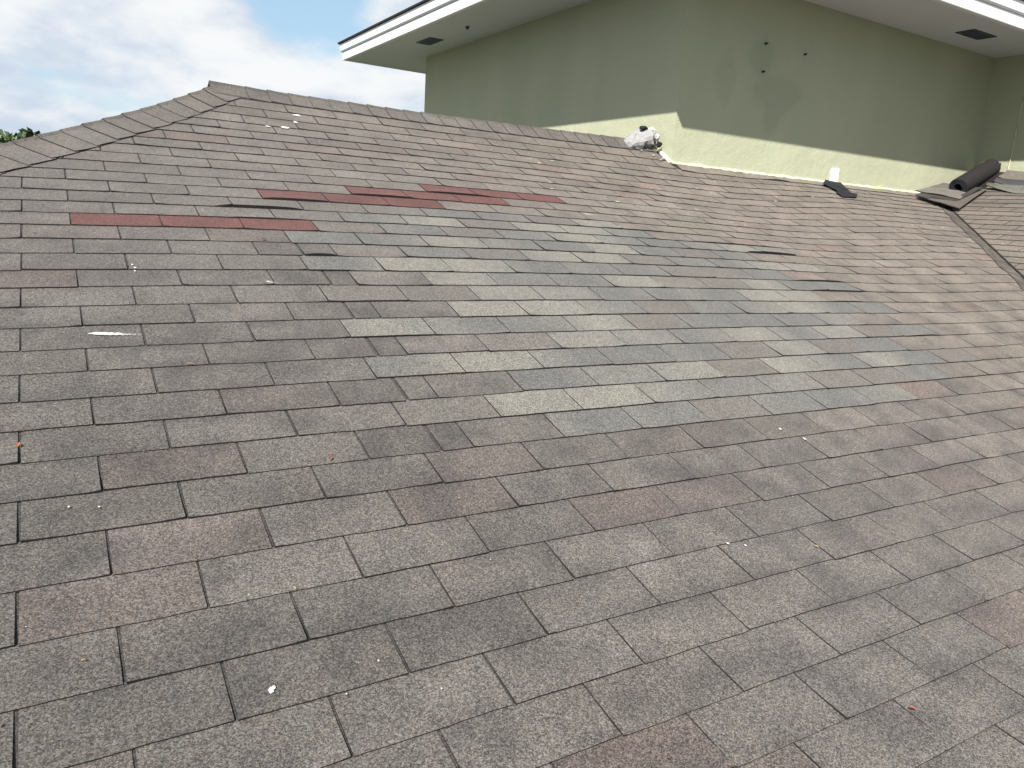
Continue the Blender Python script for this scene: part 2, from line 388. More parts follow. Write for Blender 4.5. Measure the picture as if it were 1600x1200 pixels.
# --- left-hand slope beyond the hip
for c in range(-2,28):
    off=.2 if c%2==0 else .7
    a=8+off
    while a<34:
        x=-8+(c+.5)*RR*math.cos(TH)
        if a+.5>x+HIP-1.2 and a<x+HIP+11 and x<3.2:
            t=dict(k=rnd.uniform(.95,1.15),s=0,pink=rnd.uniform(-.1,.4),n=0,brown=0,fv=lambda v,c=c:v-c)
            planes=[lambda a,b:a-(-8+b*RR*math.cos(TH))-HIP-.25]
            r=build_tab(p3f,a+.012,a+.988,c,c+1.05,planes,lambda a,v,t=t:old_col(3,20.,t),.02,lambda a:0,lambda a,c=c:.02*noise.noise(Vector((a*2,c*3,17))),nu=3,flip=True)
            if r: tabs.append([area(*r[:3])*.5,*r,None])
        a+=1
# ================================================================ the setting
def ground_mat():
    m,t,b=mat('grass_ground'); c=mixc(t,ramp(t,tnoise(t,.15,6,.6),.35,.65),(.045,.055,.032),(.07,.07,.045)); t.links.new(c,b.inputs['Base Color']); b.inputs['Roughness'].default_value=.95; return m
GZ=-24
g=mesh('ground',[P(-6000,-6000,GZ),P(6000,-6000,GZ),P(6000,6000,GZ),P(-6000,6000,GZ)],[(0,1,2,3)],ground_mat()); tag(g,'green lawn and open ground far below the roof',kind='structure')
# ================================================================ the house
house=empty('house',P(16,16,GZ))
tag(house,'sage green stucco house with grey asphalt shingle roofs and white eaves','house')
# roof deck: one sheet over the four slopes, just under the shingles
V=[];F=[];
def grid(fn,us,vs,keep,flip=False):
    base=len(V); nu=len(us); nv=len(vs)
    for v in vs:
        for u in us: V.append(Vector(fn(u,v))*S)
    for j in range(nv-1):
        for i in range(nu-1):
            um=(us[i]+us[i+1])/2; vm=(vs[j]+vs[j+1])/2
            if keep(um,vm):
                f=[base+j*nu+i,base+j*nu+i+1,base+(j+1)*nu+i+1,base+(j+1)*nu+i]; F.append(f[::-1] if flip else f)
def d1(u,v): return p1(u,v,-.004)
def rangef(a,b,s): n=int(round((b-a)/s)); return [a+(b-a)*i/n for i in range(n+1)]
def hipedge(v): 
    y=p1(0,v)[1]; return y-HIP-OX
def valedge(v):
    y=p1(20,v)[1]; return y+VALF(y)-OX
nu=60; vs=rangef(-11,30.95,.5)
base=len(V)
for v in vs:
    lo=hipedge(v)
    for _ in range(3): lo=p1(lo,v)[1]-HIP-OX
    hi=valedge(v)
    for _ in range(3): hi=p1(hi,v)[1]+VALF(p1(hi,v)[1])-OX
    for i in range(nu+1):
        u=lo+(hi-lo)*i/nu; V.append(Vector(d1(u,v))*S)
for j in range(len(vs)-1):
    for i in range(nu):
        k=base+j*(nu+1)+i; F.append([k,k+1,k+nu+2,k+nu+1])
# right slope
base=len(V); ys=rangef(2,WY,.7)
for y in ys:
    for i in range(9):
        x=y+VALF(y)+max(0,W3+.05-y-VALF(y))*i/8
        V.append(P(x,y,z2(x,y)-.004))
for j in range(len(ys)-1):
    for i in range(8):
        k=base+j*9+i; F.append([k,k+1,k+10,k+9])
# left slope
base=len(V); xs=rangef(-9,3.0,.5)
for x in xs:
    for i in range(9):
        y=x+HIP+i*1.6; V.append(P(x,y,zl(x,y)-.004))
for j in range(len(xs)-1):
    for i in range(8):
        k=base+j*9+i; F.append([k,k+1,k+10,k+9])
# back slope
base=len(V)
for x in rangef(3.0,14.4,1.0):
    for i in range(5): V.append(P(x,RY+.02+i*3,ZR(x)-.01-i*3*TANP))
n=len(rangef(3.0,14.4,1.0))
for j in range(n-1):
    for i in range(4):
        k=base+j*5+i; F.append([k,k+5,k+6,k+1])
roof=mesh('roof',V,F,MD,house,origin=P(12,12,0))
# single shingles, the 300 that show largest; the others joined
tabs.sort(key=lambda t:-t[0])
for t in tabs[:290]:
    V,F,MI,T=[*t[1:5]]
    o=mesh('shingle',[Vector(v)*S for v in V],F,[MG,ME],roof,MI,T)
    if t[5]: o['label']=t[5]
V=[];F=[];MI=[];T=[]
for t in tabs[290:]:
    b=len(V); V+=[Vector(v)*S for v in t[1]]; F+=[[i+b for i in f] for f in t[2]]; MI+=t[3]; T+=t[4]
o=mesh('shingles',V,F,[MG,ME],roof,MI,T); o['kind']='stuff'; o['label']='remaining smaller grey shingles of the roof slopes'
# --- ridge and hip caps: bent pieces that lap one another
def add_cap(f0,f1,w,k,zf,crest,side):
    """one bent cap piece: crest(t) gives the plan point, side(t) the plan direction across; zf(x,y) the roof height"""
    V=[];F=[];MI=[];T=[]
    cs=(-w,-w*.5,-.06,0,.06,w*.5,w); m=len(cs)
    tint=tuple(x*k for x in lerp3((.083,.076,.069),(.089,.078,.069),rnd.random())); st=rnd.uniform(.0,.012); sk=rnd.uniform(-.02,.02)
    for g_,hh in ((0,.042+st),(.5,.038),(1.12,.030)):
        for q_ in cs:
            t=f0+(f1-f0)*(g_+ (sk*q_ if g_==0 else 0)); x,y=crest(t); sx,sy=side
            ww=q_*(1+.03*noise.noise(Vector((t*5,q_,1)))); X,Y=x+sx*ww,y+sy*ww
            z=zf(X,Y)+hh+(.030 if abs(q_)<.01 else (.004 if abs(q_)<.07 else 0))-(.004 if abs(q_)>w*.9 else 0)
            V.append(Vector((X,Y,z))); T.append(tuple(c*(1+.22*fbm(X*2,Y*2,z)) for c in tint))
    for j in range(2):
        for i in range(m-1):
            a=j*m+i; F.append([a,a+1,a+m+1,a+m]); MI.append(0)
    ring=list(range(m))+[2*m-1,3*m-1]+list(range(3*m-2,2*m-1,-1))+[m]
    b=len(V)
    for r in ring: V.append(V[r]+Vector((0,0,.0004))); T.append((.03,)*3)
    for r in ring: V.append(V[r]-Vector((0,0,.050))); T.append((.03,)*3)
    nr=len(ring)
    for i in range(nr):
        j=(i+1)%nr; F.append([b+i,b+nr+i,b+nr+j,b+j]); MI.append(1)
    mesh('ridge_cap',[v*S for v in V],F,[MG,ME],roof,MI,T)
def zridge(x,y): return z1(x,y) if y<=RY else ZR(x)-(y-RY)*TANP
def zhip(x,y): return z1(x,y) if y<=x+HIP else zl(x,y)
x=WX-.02
while x>3.35:
    add_cap(x-.43,x,.40,rnd.uniform(.88,1.08),zridge,lambda t:(t,RY),(0,-1)); x-=.43
q2=.7071; s=11.5
while s>.1:
    add_cap(s,max(-.05,s-.31),min(.75,.5+.055*s),rnd.uniform(.88,1.08),zhip,lambda t:(RY-t-HIP,RY-t),(-q2,q2)); s-=.31
add_cap(2.84,3.45,.38,.95,lambda x,y:zridge(max(x,3.02),y)+.012,lambda t:(t,RY),(0,-1))
# --- valley flashing
V=[];F=[];ysv=rangef(3,WY-.2,.18)
for i,y in enumerate(ysv):
    wl=.46+.12*noise.noise(Vector((y*1.6,0,0)))+.05*noise.noise(Vector((y*6,3,0)))
    for d,hh in ((-wl,.0255),(-wl*.5,.022),(0,.010),(.05,.012)):
        x=y+VALF(y)+d; z=z1(x,y) if d<=0 else z2(x,y)
        V.append(P(x,y,z+hh*1.15))
for j in range(len(ysv)-1):
    for i in range(3):
        k=j*4+i; F.append([k,k+1,k+5,k+4])
mesh('valley_flashing',V,F,MVal,roof)
# dark cut edge of the right-hand shingles over the valley
V=[];F=[]
for i,y in enumerate(ysv):
    x=y+VALF(y)+.05+.01*noise.noise(Vector((y*4,9,0))); z=z2(x,y)
    V+= [P(x-.012,y,z+.004),P(x-.005,y,z+.04),P(x+.06,y,z+.046)]
for j in range(len(ysv)-1):
    for i in range(2):
        k=j*3+i; F.append([k,k+1,k+4,k+3])
mesh('valley_edge',V,F,ME,roof)
# --- upper walls
def prism(name,poly,z0,z1_,m,parent):
    n=len(poly); V=[P(x,y,z0) for x,y in poly]+[P(x,y,z1_) for x,y in poly]
    F=[list(range(n))[::-1],list(range(n,2*n))]+[[i,(i+1)%n,n+(i+1)%n,n+i] for i in range(n)]
    return mesh(name,V,F,m,parent)
wall=prism('wall',[(W3,-4),(44,-4),(44,32.2),(WX,32.2),(WX,WY),(W3,WY)],-2.,6.455,MWall,house)
# soffit, fascia boards and roof edge follow the same L-shaped eave
def path(o): return [(26.2-o,-6.),(26.2-o,13.44-o),(11.8-o,13.44-o),(11.8-o,35.8+o),(46.,35.8+o)]
prism('soffit',path(-.02)[0:5]+[(46.,-6.)],6.44,6.50,MSof,house)
def sweep(name,prof,m):
    n=len(prof); V=[];F=[]
    rings=[[(*xy,z) for xy in path(o)] for o,z in prof]
    for k in range(5):
        for r in rings: V.append(P(*r[k]))
    for k in range(4):
        for i in range(n):
            j=(i+1)%n; F.append([k*n+i,k*n+j,(k+1)*n+j,(k+1)*n+i])
    F.append(list(range(n))[::-1]); F.append([4*n+i for i in range(n)])
    return mesh(name,V,F,m,house)
sweep('fascia_board',[(-.14,6.40),(.0,6.40),(.012,6.42),(.03,6.70),(.02,6.735),(-.14,6.735)],MW)
sweep('crown_board',[(-.16,6.745),(.055,6.745),(.10,6.79),(.13,7.04),(.12,7.075),(-.16,7.075)],MW)
sweep('roof_edge',[(-.30,7.085),(.19,7.085),(.20,7.15),(-.30,7.36)],ME)
pa=path(-.25); pb=path(-9.5)
mesh('upper_roof',[P(x,y,7.34) for x,y in pa]+[P(x,y,7.34+9.25*TANP) for x,y in pb],[[i,i+1,i+6,i+5] for i in range(4)]+[[5,6,7,8,9]],MD,house)
# soffit vents: dark frame, opening and slats
def vent(x0,x1,y0,y1,alongx):
    f=[]
    V=[];F=[]
    def bx(a,b):
        k=len(V); 
        for z in (a[2],b[2]):
            V.extend([P(a[0],a[1],z),P(b[0],a[1],z),P(b[0],b[1],z),P(a[0],b[1],z)])
        F.extend([[k,k+3,k+2,k+1],[k+4,k+5,k+6,k+7],[k,k+1,k+5,k+4],[k+1,k+2,k+6,k+5],[k+2,k+3,k+7,k+6],[k+3,k,k+4,k+7]])
    t=.035; z0,z1_=6.415,6.4385
    bx((x0,y0,z0),(x1,y0+t,z1_)); bx((x0,y1-t,z0),(x1,y1,z1_)); bx((x0,y0+t,z0),(x0+t,y1-t,z1_)); bx((x1-t,y0+t,z0),(x1,y1-t,z1_))
    v=mesh('soffit_vent',V,F,MV,house)
    box('opening',(x0+t,y0+t,6.434),(x1-t,y1-t,6.4375),MVd,v)
    for i in range(4):
        if alongx: yy=y0+t+(y1-y0-2*t)*(i+.5)/4; w=(y1-y0)/12; box('slat',(x0+t,yy-w,6.420),(x1-t,yy+w,6.431),MV,v)
        else: xx=x0+t+(x1-x0-2*t)*(i+.5)/4; w=(x1-x0)/12; box('slat',(xx-w,y0+t,6.420),(xx+w,y1-t,6.431),MV,v)
vent(12.78,13.36,28.5,29.8,False); vent(24.5,25.78,14.42,15.02,True)
# small mud nest on the soffit
def blob(name,c,r,m,parent=None,sub=2,amp=.3,sq=(1,1,1),fr=2.,seed=0.):
    bm=bmesh.new(); bmesh.ops.create_icosphere(bm,subdivisions=sub,radius=1)
    V=[]
    for v in bm.verts:
        n=v.co.normalized(); k=1+amp*noise.fractal(n*fr+Vector((seed,seed,0)),1.,2.,3)
        V.append(P(c[0]+n.x*k*r*sq[0],c[1]+n.y*k*r*sq[1],c[2]+n.z*k*r*sq[2]))
    F=[[v.index for v in f.verts] for f in bm.faces]; bm.free()
    return mesh(name,V,F,m,parent)
MMud=plain('dried_mud',(.10,.085,.07),.9)
blob('mud_nest',(13.05,25.9,6.40),.07,MMud,house)
# anchor bolts left in the long wall
for x,z in ((17.27,5.09),(18.91,5.06),(17.29,4.36)):
    bm=bmesh.new(); bmesh.ops.create_cone(bm,cap_ends=True,segments=8,radius1=.022*S,radius2=.022*S,depth=.09*S,matrix=Matrix.Translation(P(x,WY-.045,z))@Matrix.Rotation(R_(90),4,'X'))
    bmesh.ops.create_cone(bm,cap_ends=True,segments=6,radius1=.034*S,radius2=.034*S,depth=.03*S,matrix=Matrix.Translation(P(x,WY-.02,z))@Matrix.Rotation(R_(90),4,'X'))
    vs_=[v.co.copy() for v in bm.verts]; fs_=[[v.index for v in f.verts] for f in bm.faces]; bm.free()
    mesh('anchor_bolt',vs_,fs_,ME,wall)
# sealant bead and lifted flashing where roof meets wall
def bead(pts,rad,m,name,parent,seed=0):
    V=[];F=[];n=7
    for i,p in enumerate(pts):
        d=(pts[min(i+1,len(pts)-1)]-pts[max(i-1,0)]).normalized(); s_=d.cross(Vector((0,0,1))).normalized(); u_=s_.cross(d)
        for k in range(n):
            a=2*math.pi*k/n; r=rad*(1+1.1*noise.noise(Vector((i*.6+seed,k*.7,0)))+.4*noise.noise(Vector((i*.13+seed,5,1))))
            V.append((p+s_*math.cos(a)*r*.8+u_*math.sin(a)*r)*S)
    for i in range(len(pts)-1):
        for k in range(n):
            F.append([i*n+k,i*n+(k+1)%n,(i+1)*n+(k+1)%n,(i+1)*n+k])
    return mesh(name,V,F,m,parent,smooth=True)
bead([Vector((x,WY-.015,z1(x,WY)+.045)) for x in rangef(WX-.03,26.7,.09)],.042,MC,'sealant_bead',wall)
bead([Vector((WX-.015,y,z1(WX,y)+.05)) for y in rangef(WY,RY-.1,.08)],.05,MC,'sealant_bead',wall,4)
bead([Vector((W3-.02,y,z2(W3,y)+.07)) for y in rangef(6,WY-.4,.12)],.045,MC,'sealant_bead',wall,9)
# wavy top flashing strip against the long wall
V=[];F=[]
xs=rangef(WX+.15,26.3,.13)
for i,x in enumerate(xs):
    w=.30+.05*noise.noise(Vector((x*1.1,0,3))); up=.028+.10*max(0,noise.noise(Vector((x*.8,4,3))))
    y0=WY-w; 
    for yy,h in ((y0,.0),(y0+.002,up),(y0+w*.5,.03),(WY-.005,.045)): V.append(P(x,yy,z1(x,yy)+h))
T=[]
for i,x in enumerate(xs):
    c=tuple(q*(1+.2*fbm(x*2,0,0)) for q in (.118,.102,.086)); T+=[(.03,)*3,c,c,c]
MI=[]
for j in range(len(xs)-1):
    for i in range(3):
        k=j*4+i; F.append([k,k+4,k+5,k+1]); MI.append(1 if i==0 else 0)
mesh('wall_flashing',V,F,[MG,ME],roof,MI,T)
# lower walls, kept simple, that carry the shingle roof down to the ground
prism('lower_wall',[(-8.0,1.6),(27,1.6),(27,4),(44,4),(44,30),(-3,30)],GZ-.5,-5.6,MLow,house)
# ================================================================ marks, droppings and chips on the roof
def splat(name,u,v,ru,rv,m,ang=0.,parent=roof,seed=0,h=.024,fn=p1,n=14):
    V=[Vector(fn(u,v,h+.003))*S];F=[]
    for k in range(n):
        a=2*math.pi*k/n; r=1+.55*noise.noise(Vector((math.cos(a)*1.7+seed,math.sin(a)*1.7,seed)))
        du=math.cos(a)*r*ru; dv=math.sin(a)*r*rv/RR
        uu=u+du*math.cos(ang)-dv*RR*math.sin(ang); vv=v+(du*math.sin(ang)/RR+dv*math.cos(ang))
        V.append(Vector(fn(uu,vv,h))*S)
    for k in range(n): F.append([0,1+k,1+(k+1)%n])
    if name: return mesh(name,V,F,m,parent)
    return V,F
def smear_mat():
    m,t,b=mat('chalky_smear'); b.inputs['Base Color'].default_value=(.62,.61,.58,1); b.inputs['Roughness'].default_value=.9
    a=t.nodes.new('ShaderNodeAttribute'); a.attribute_name='tint'
    n=tnoise(t,130,5,.7); f=ramp(t,M('ADD',M('MULTIPLY',n,.9,tree=t),M('SUBTRACT',a.outputs['Fac'],.75,tree=t),tree=t),.0,.42)
    t.links.new(M('MULTIPLY',f,.85,tree=t),b.inputs['Alpha']); return m
MSm=smear_mat()
def smear(u0,v0,u1,v1,w,seed=0,strength=1.,h=.024):
    V=[];F=[];T=[];n=12
    for i in range(n+1):
        f=i/n; u=u0+(u1-u0)*f; v=v0+(v1-v0)*f; ww=w*(math.sin(math.pi*clamp(f*.9+.06))**.6)
        for j in (-1,-.5,0,.5,1):
            V.append(Vector(p1(u,v+j*ww/RR,h))*S); s_=(1-abs(j)**1.5)*(1-f)**.8*min(1,f*8)*strength*.72; T.append((s_,s_,s_))
    for i in range(n):
        for j in range(4): k=i*5+j; F.append([k,k+5,k+6,k+1])
    return mesh('chalk_mark',V,F,MSm,roof,tint=T)
smear(.50,8.60,1.15,8.38,.055,strength=1.35)
smear(2.36,11.28,2.74,10.9,.07,strength=.9); smear(1.10,13.5,1.3,13.0,.05,strength=.7); smear(2.8,6.72,2.95,6.4,.05,strength=.75)
smear(1.15,14.95,1.5,14.2,.02,strength=.8); smear(1.35,16.5,1.62,16.2,.05,strength=.7); smear(9.0,18.75,9.5,18.45,.06,strength=1.1); smear(21.,27.1,21.8,26.6,.08,strength=1.2);smear(20.9,27.7,21.3,27.3,.06,strength=1.2)
smear(26.9,26.3,27.5,26.9,.07,strength=1.3); smear(23.6,24.5,24.3,24.0,.05,strength=1.2); smear(24.6,24.5,24.95,24.2,.06,strength=1.2); smear(23.0,26.2,23.5,25.8,.05,strength=.8)
V=[];F=[]
rs=random.Random(3)
sp=[(1.21,-1.81,.016,.022),(1.225,-1.77,.010,.014),(1.85,-1.78,.007,.007),(2.13,-2.53,.006,.006),(4.23,26.91,.09,.05),(4.65,28.7,.08,.05),(4.52,27.76,.05,.05),(3.9,26.8,.05,.03),(.47,2.58,.008,.008),(.29,2.68,.008,.01),(7.32,2.34,.02,.02),(7.5,1.82,.02,.02),(5.1,-1.1,.012,.012),(5.25,-1.25,.012,.012),(1.05,12.3,.012,.02),(1.07,12.1,.012,.02),(1.06,11.9,.01,.02),(27.55,26.9,.10,.12),(27.3,27.2,.2,.04)]
for i in range(110):
    u=rs.uniform(8,27); v=rs.uniform(19,28.5)
    if p1(u,v)[1]>WY-.3 or OX+u-p1(u,v)[1]>VALF(p1(u,v)[1])-.4: continue
    r=rs.uniform(.006,.024); sp.append((u,v,r*rs.uniform(1,3),r))
for i in range(60): sp.append((rs.uniform(0,16),rs.uniform(-5,20),rs.uniform(.002,.007),rs.uniform(.002,.007)))
for i,(u,v,a,b) in enumerate(sp):
    vv,ff=splat(None,u,v,a,b,MCh,seed=i*1.7,n=9,h=.026); k=len(V); V+=vv; F+=[[x+k for x in f] for f in ff]
for i in range(60):
    b=rs.uniform(2,21); a=-rs.uniform(6,15.5); x=20+b*RR*math.cos(TH)
    if x<-a+VALF(-a)+.2: continue
    vv,ff=splat(None,a,b,rs.uniform(.012,.05),rs.uniform(.008,.02),MCh,seed=i*2.7,n=9,fn=p2f,h=.028); k=len(V); V+=vv; F+=[[x+k for x in f][::-1] for f in ff]
o=mesh('bird_droppings',V,F,MCh,roof); o['kind']='stuff'
# ================================================================ loose things
# roll of tar felt leaning on the offcuts
def roll():
    a=Vector((26.19,15.0,1.87)); b=Vector((28.35,15.2,2.70)); d=(b-a).normalized(); s_=d.cross(Vector((0,0,1))).normalized(); u_=s_.cross(d)
    e=empty('felt_roll',(a+(b-a)*.5-Vector((0,0,.3)))*S); tag(e,'dark roll of roofing felt leaning on a pile of shingles in the wall corner','roofing roll')
    V=[];F=[];n=56; turns=4
    # outer tube
    L_=(b-a).length
    ringsr=[(0,.135),(0,.295),(.015,.305),(L_-.015,.305),(L_,.295),(L_,.135)]
    for t_,r in ringsr:
        for k in range(n):
            an=2*math.pi*k/n; rr=r*(1+.015*math.sin(an*2+1))
            V.append((a+d*t_+s_*math.cos(an)*rr+u_*math.sin(an)*rr)*S)
    for j in range(len(ringsr)-1):
        for k in range(n): F.append([j*n+k,j*n+(k+1)%n,(j+1)*n+(k+1)%n,(j+1)*n+k])
    for k in range(n): F.append([5*n+k,5*n+(k+1)%n,(k+1)%n,k])
    mesh('felt',V,F,[MF],e,smooth=False)
    # spiral edge seen on the near end
    V=[];F=[];m=120
    for i in range(m+1):
        an=2*math.pi*i/m*turns; r=.115+(.292-.115)*i/m
        for rr,t_ in ((r,-.012),(r+.014,-.012),(r+.014,.02),(r,.02)):
            V.append((a+d*t_+s_*math.cos(an)*rr+u_*math.sin(an)*rr)*S)
    for i in range(m):
        for k in range(4): F.append([i*4+k,i*4+(k+1)%4,(i+1)*4+(k+1)%4,(i+1)*4+k])
    mesh('wound_edge',V,F,MFi,e)
    V=[];F=[]     # dark bore lining
    for t_ in (.02,L_-.05):
        for k in range(n):
            an=2*math.pi*k/n; V.append((a+d*t_+s_*math.cos(an)*.125+u_*math.sin(an)*.125)*S)
    for k in range(n): F.append([k,n+k,n+(k+1)%n,(k+1)%n])
    F.append([n+k for k in range(n)])
    mesh('core',V,F,plain('roll_core',(.02,.022,.035),.8,.2),e)
    # loose tail of the sheet hanging off the lower side
roll()
def sheet(name,corners,m,label,cat,bow=0.,thick=.022,seed=0,tint=None,nn=8,group=None):
    A,B,C,D=[Vector(c) for c in corners]; V=[];F=[]
    for j in range(nn+1):
        for i in range(nn+1):
            f,g_=i/nn,j/nn; q=A.lerp(B,f).lerp(D.lerp(C,f),g_)
            q.z+=bow*math.sin(math.pi*f)*1.+.035*noise.noise(Vector((f*2.5+seed,g_*2.5,seed)))
            V.append(q*S)
    for j in range(nn):
        for i in range(nn): k=j*(nn+1)+i; F.append([k,k+1,k+nn+2,k+nn+1])
    T=[tint or (.10,.09,.085)]*len(V)
    o=mesh(name,V,F,[m,ME],None,tint=T); md=o.modifiers.new('thickness','SOLIDIFY'); md.thickness=thick*S; md.offset=-1; md.material_offset_rim=1; md.material_offset=0
    if label: tag(o,label,cat,group)
    return o
GP='loose shingle sheets piled in the wall corner'
sheet('shingle_sheet',[(24.66,15.05,1.39),(25.0,14.15,1.13),(27.15,14.55,1.90),(26.7,15.6,1.85)],MG,'lowest brown sheet of the pile, its point over the valley','shingle sheet',.02,.03,1,(.070,.059,.051),group=GP)
sheet('shingle_sheet',[(24.72,15.5,1.54),(25.25,14.50,1.31),(26.95,14.6,1.93),(26.6,15.9,1.90)],MG,'middle dark sheet of the pile under the felt roll','shingle sheet',.02,.03,2,(.026,.024,.023),group=GP)
sheet('shingle_sheet',[(24.95,15.7,1.69),(25.55,14.50,1.45),(26.6,14.75,1.80),(26.4,15.9,1.92)],MG,'thin pale-edged sheet just below the top of the pile','shingle sheet',.02,.03,5,(.095,.088,.078),group=GP)
sheet('shingle_sheet',[(25.60,15.90,1.77),(25.9,14.72,1.50),(27.1,15.0,1.98),(26.8,15.92,2.06)],MG,'top brown sheet of the pile that the felt roll stands on','shingle sheet',.01,.025,4,(.078,.067,.060),group=GP)
sheet('shingle_sheet',[(24.50,15.35,1.50),(24.95,14.75,1.28),(26.2,15.0,1.70),(25.9,15.9,1.78)],MG,'small dark sheet that sticks out at the left end of the pile','shingle sheet',.01,.03,14,(.030,.028,.027),group=GP)
sheet('felt_sheet',[(26.2,14.95,1.60),(26.45,14.80,1.50),(28.25,14.88,2.25),(28.60,15.02,2.88)],MF,'dark sheet propped on its edge beside the felt roll','felt sheet',0,.02,8,(.06,.06,.065),group=None)
sheet('felt_scrap',[(28.1,15.42,2.35),(28.6,15.3,2.60),(28.64,14.75,2.55),(28.3,14.8,2.38)],MF,'torn dark scrap against the side wall above the curved strips','felt scrap',0,.02,11,(.06,.06,.065))
# curved strips that ride up against the side wall
def strip(x0,x1,zofs,tint,y0,y1,label,seed):
    V=[];F=[];T=[]; ys=rangef(y0,y1,.25)
    for y in ys:
        e_=clamp((y-(y1-1.3))/1.3)
        for i in range(9):
            f=i/8; x=x0+(x1-x0)*f+e_*(.45*(1-f)); z=z2(x,y)+zofs+.10*f**2+.16*e_**1.5*(1-.3*f)
            V.append(P(x,y,z)); T.append(tuple(c*(1+.2*fbm(x*3,y*3,seed)) for c in tint))
    for j in range(len(ys)-1):
        for i in range(8): k=j*9+i; F.append([k,k+1,k+10,k+9])
    o=mesh('curved_strip',V,F,[MG,ME],None,tint=T); md=o.modifiers.new('thickness','SOLIDIFY'); md.thickness=.03*S; md.offset=-1; md.material_offset_rim=1
    tag(o,label,'roofing strip','curved roofing strips along the side wall')
strip(26.92,27.42,.03,(.095,.096,.083),7,14.75,'pale curved roofing strip lowest along the side wall right of the felt roll',1)
strip(27.22,27.85,.07,(.040,.041,.045),7,14.7,'dark grey curved roofing strip in the middle along the side wall',2)
strip(27.65,28.66,.09,(.10,.089,.077),7,14.8,'tan curved roofing strip highest against the side wall',3)
# white board end standing out of a torn black flap
e=sheet('white_board',[(20.72,WY-.12,1.50),(21.08,WY-.12,1.50),(21.17,WY-.04,2.07),(20.85,WY-.04,2.07)],MPl,'small white strip of board standing against the green wall','board',0,.05,20,nn=1)
e.data.materials[1]=MPl
def poly_sheet(name,pts,m,label,cat,th=.02):
    V=[Vector(p)*S for p in pts]; bm=bmesh.new(); vs_=[bm.verts.new(v) for v in V]; f=bm.faces.new(vs_)
    bmesh.ops.triangulate(bm,faces=[f]); bmesh.ops.subdivide_edges(bm,edges=bm.edges[:],cuts=2,use_grid_fill=True)
    for v in bm.verts: v.co.z+=.006*noise.noise(v.co*9)
    VV=[v.co.copy() for v in bm.verts]; bm.verts.index_update(); FF=[[v.index for v in f.verts] for f in bm.faces]; bm.free()
    o=mesh(name,VV,FF,m); md=o.modifiers.new('thickness','SOLIDIFY'); md.thickness=th*S; tag(o,label,cat); return o
zz=lambda x,y,h: (x,y,z1(x,y)+h)
fl=empty('torn_flap',P(20.8,15.5,1.3)); tag(fl,'torn black rubber flap at the foot of the white strip','rubber flap')
def child_poly(name,pts,m):
    o=poly_sheet(name,pts,m,None,None); loc=Vector(o.location); o.parent=fl; o.location=loc-Vector(fl.location); return o
child_poly('upright_part',[(20.43,15.83,1.66),(21.2,15.83,1.63),zz(20.75,15.10,.06),zz(20.1,15.05,.06),zz(20.15,15.35,.07),zz(20.1,15.62,.10)],MBl)
child_poly('lying_part',[zz(19.95,15.02,.05),zz(20.4,15.14,.07),zz(21.0,15.04,.05),zz(20.5,14.70,.04),zz(19.75,14.62,.035)],MBl)
# lump of broken mortar where the ridge meets the side wall
mo=empty('mortar_lump',P(14.0,16.7,2.0)); tag(mo,'crumpled grey white lump of mortar at the ridge end beside the green wall','mortar lump')
def crumple(name,prof,m,amp,seed,parent):
    # prof: list of (y, halfwidth_x, z_low, z_high) slices
    V=[];F=[];n=18
    for (x,y0,y1,zl_,zh) in prof:
        for k in range(n):
            a=2*math.pi*k/n; q=Vector((x,(y0+y1)/2+math.cos(a)*(y1-y0)/2,(zl_+zh)/2+math.sin(a)*(zh-zl_)/2))
            dsp=amp*(noise.fractal(q*5+Vector((seed,0,0)),1.,2.,4)+.6*(abs(noise.noise(q*9))-.3))
            q+=Vector((dsp*.6,math.cos(a)*dsp,math.sin(a)*dsp)); V.append(q*S)
    for j in range(len(prof)-1):
        for k in range(n): F.append([j*n+k,j*n+(k+1)%n,(j+1)*n+(k+1)%n,(j+1)*n+k])
    F.append(list(range(n))[::-1]); F.append([(len(prof)-1)*n+k for k in range(n)])
    return mesh(name,V,F,m,parent)
pr=[]
for i in range(11):
    f=i/10; x=13.3+f*.72; hgt=.05+.40*f**.8; pr.append((x,16.5-.1*f,17.1+.1*f,1.9,2.12+hgt))
crumple('mortar_body',pr,MM,.09,2.,mo)
blob('foam_lump',(14.04,16.6,2.44),.14,MFo,mo,3,.55,(.8,1,.8),2.5,3.)
blob('foam_lump',(14.1,16.45,2.30),.10,MFo,mo,2,.5,(.8,1,.9),2.5,6.)
blob('dark_hole_blob',(13.80,16.65,2.52),.11,MBl,mo,2,.6,(1.2,.7,.5),3.,9.)  # solid black blobs painted in for the shaded holes of the lump
blob('dark_hole_blob',(14.15,16.35,2.12),.07,MBl,mo,2,.6,(1,1,1.),3.,12.)
for i,(x,y) in enumerate(((13.9,16.25),(14.0,16.05),(14.15,16.15),(13.6,16.4))): blob('mortar_crumb',(x,y,z1(x,y)+.05),.035,MM if i%2 else MFo,mo,2,.5,(1,1,.6),2.,i*3.)
# thin cable down the side wall
pts=[Vector((W3-.03,14.85-.10*math.sin(f*3.1)-.02*math.sin(f*9),6.38-4.0*f)) for f in rangef(0,1,.05)]
V=[];F=[]
cb=bead(pts,.014,MC,'wall_cable',None,30); tag(cb,'thin pale cable hanging down the shaded side wall at the right','cable')
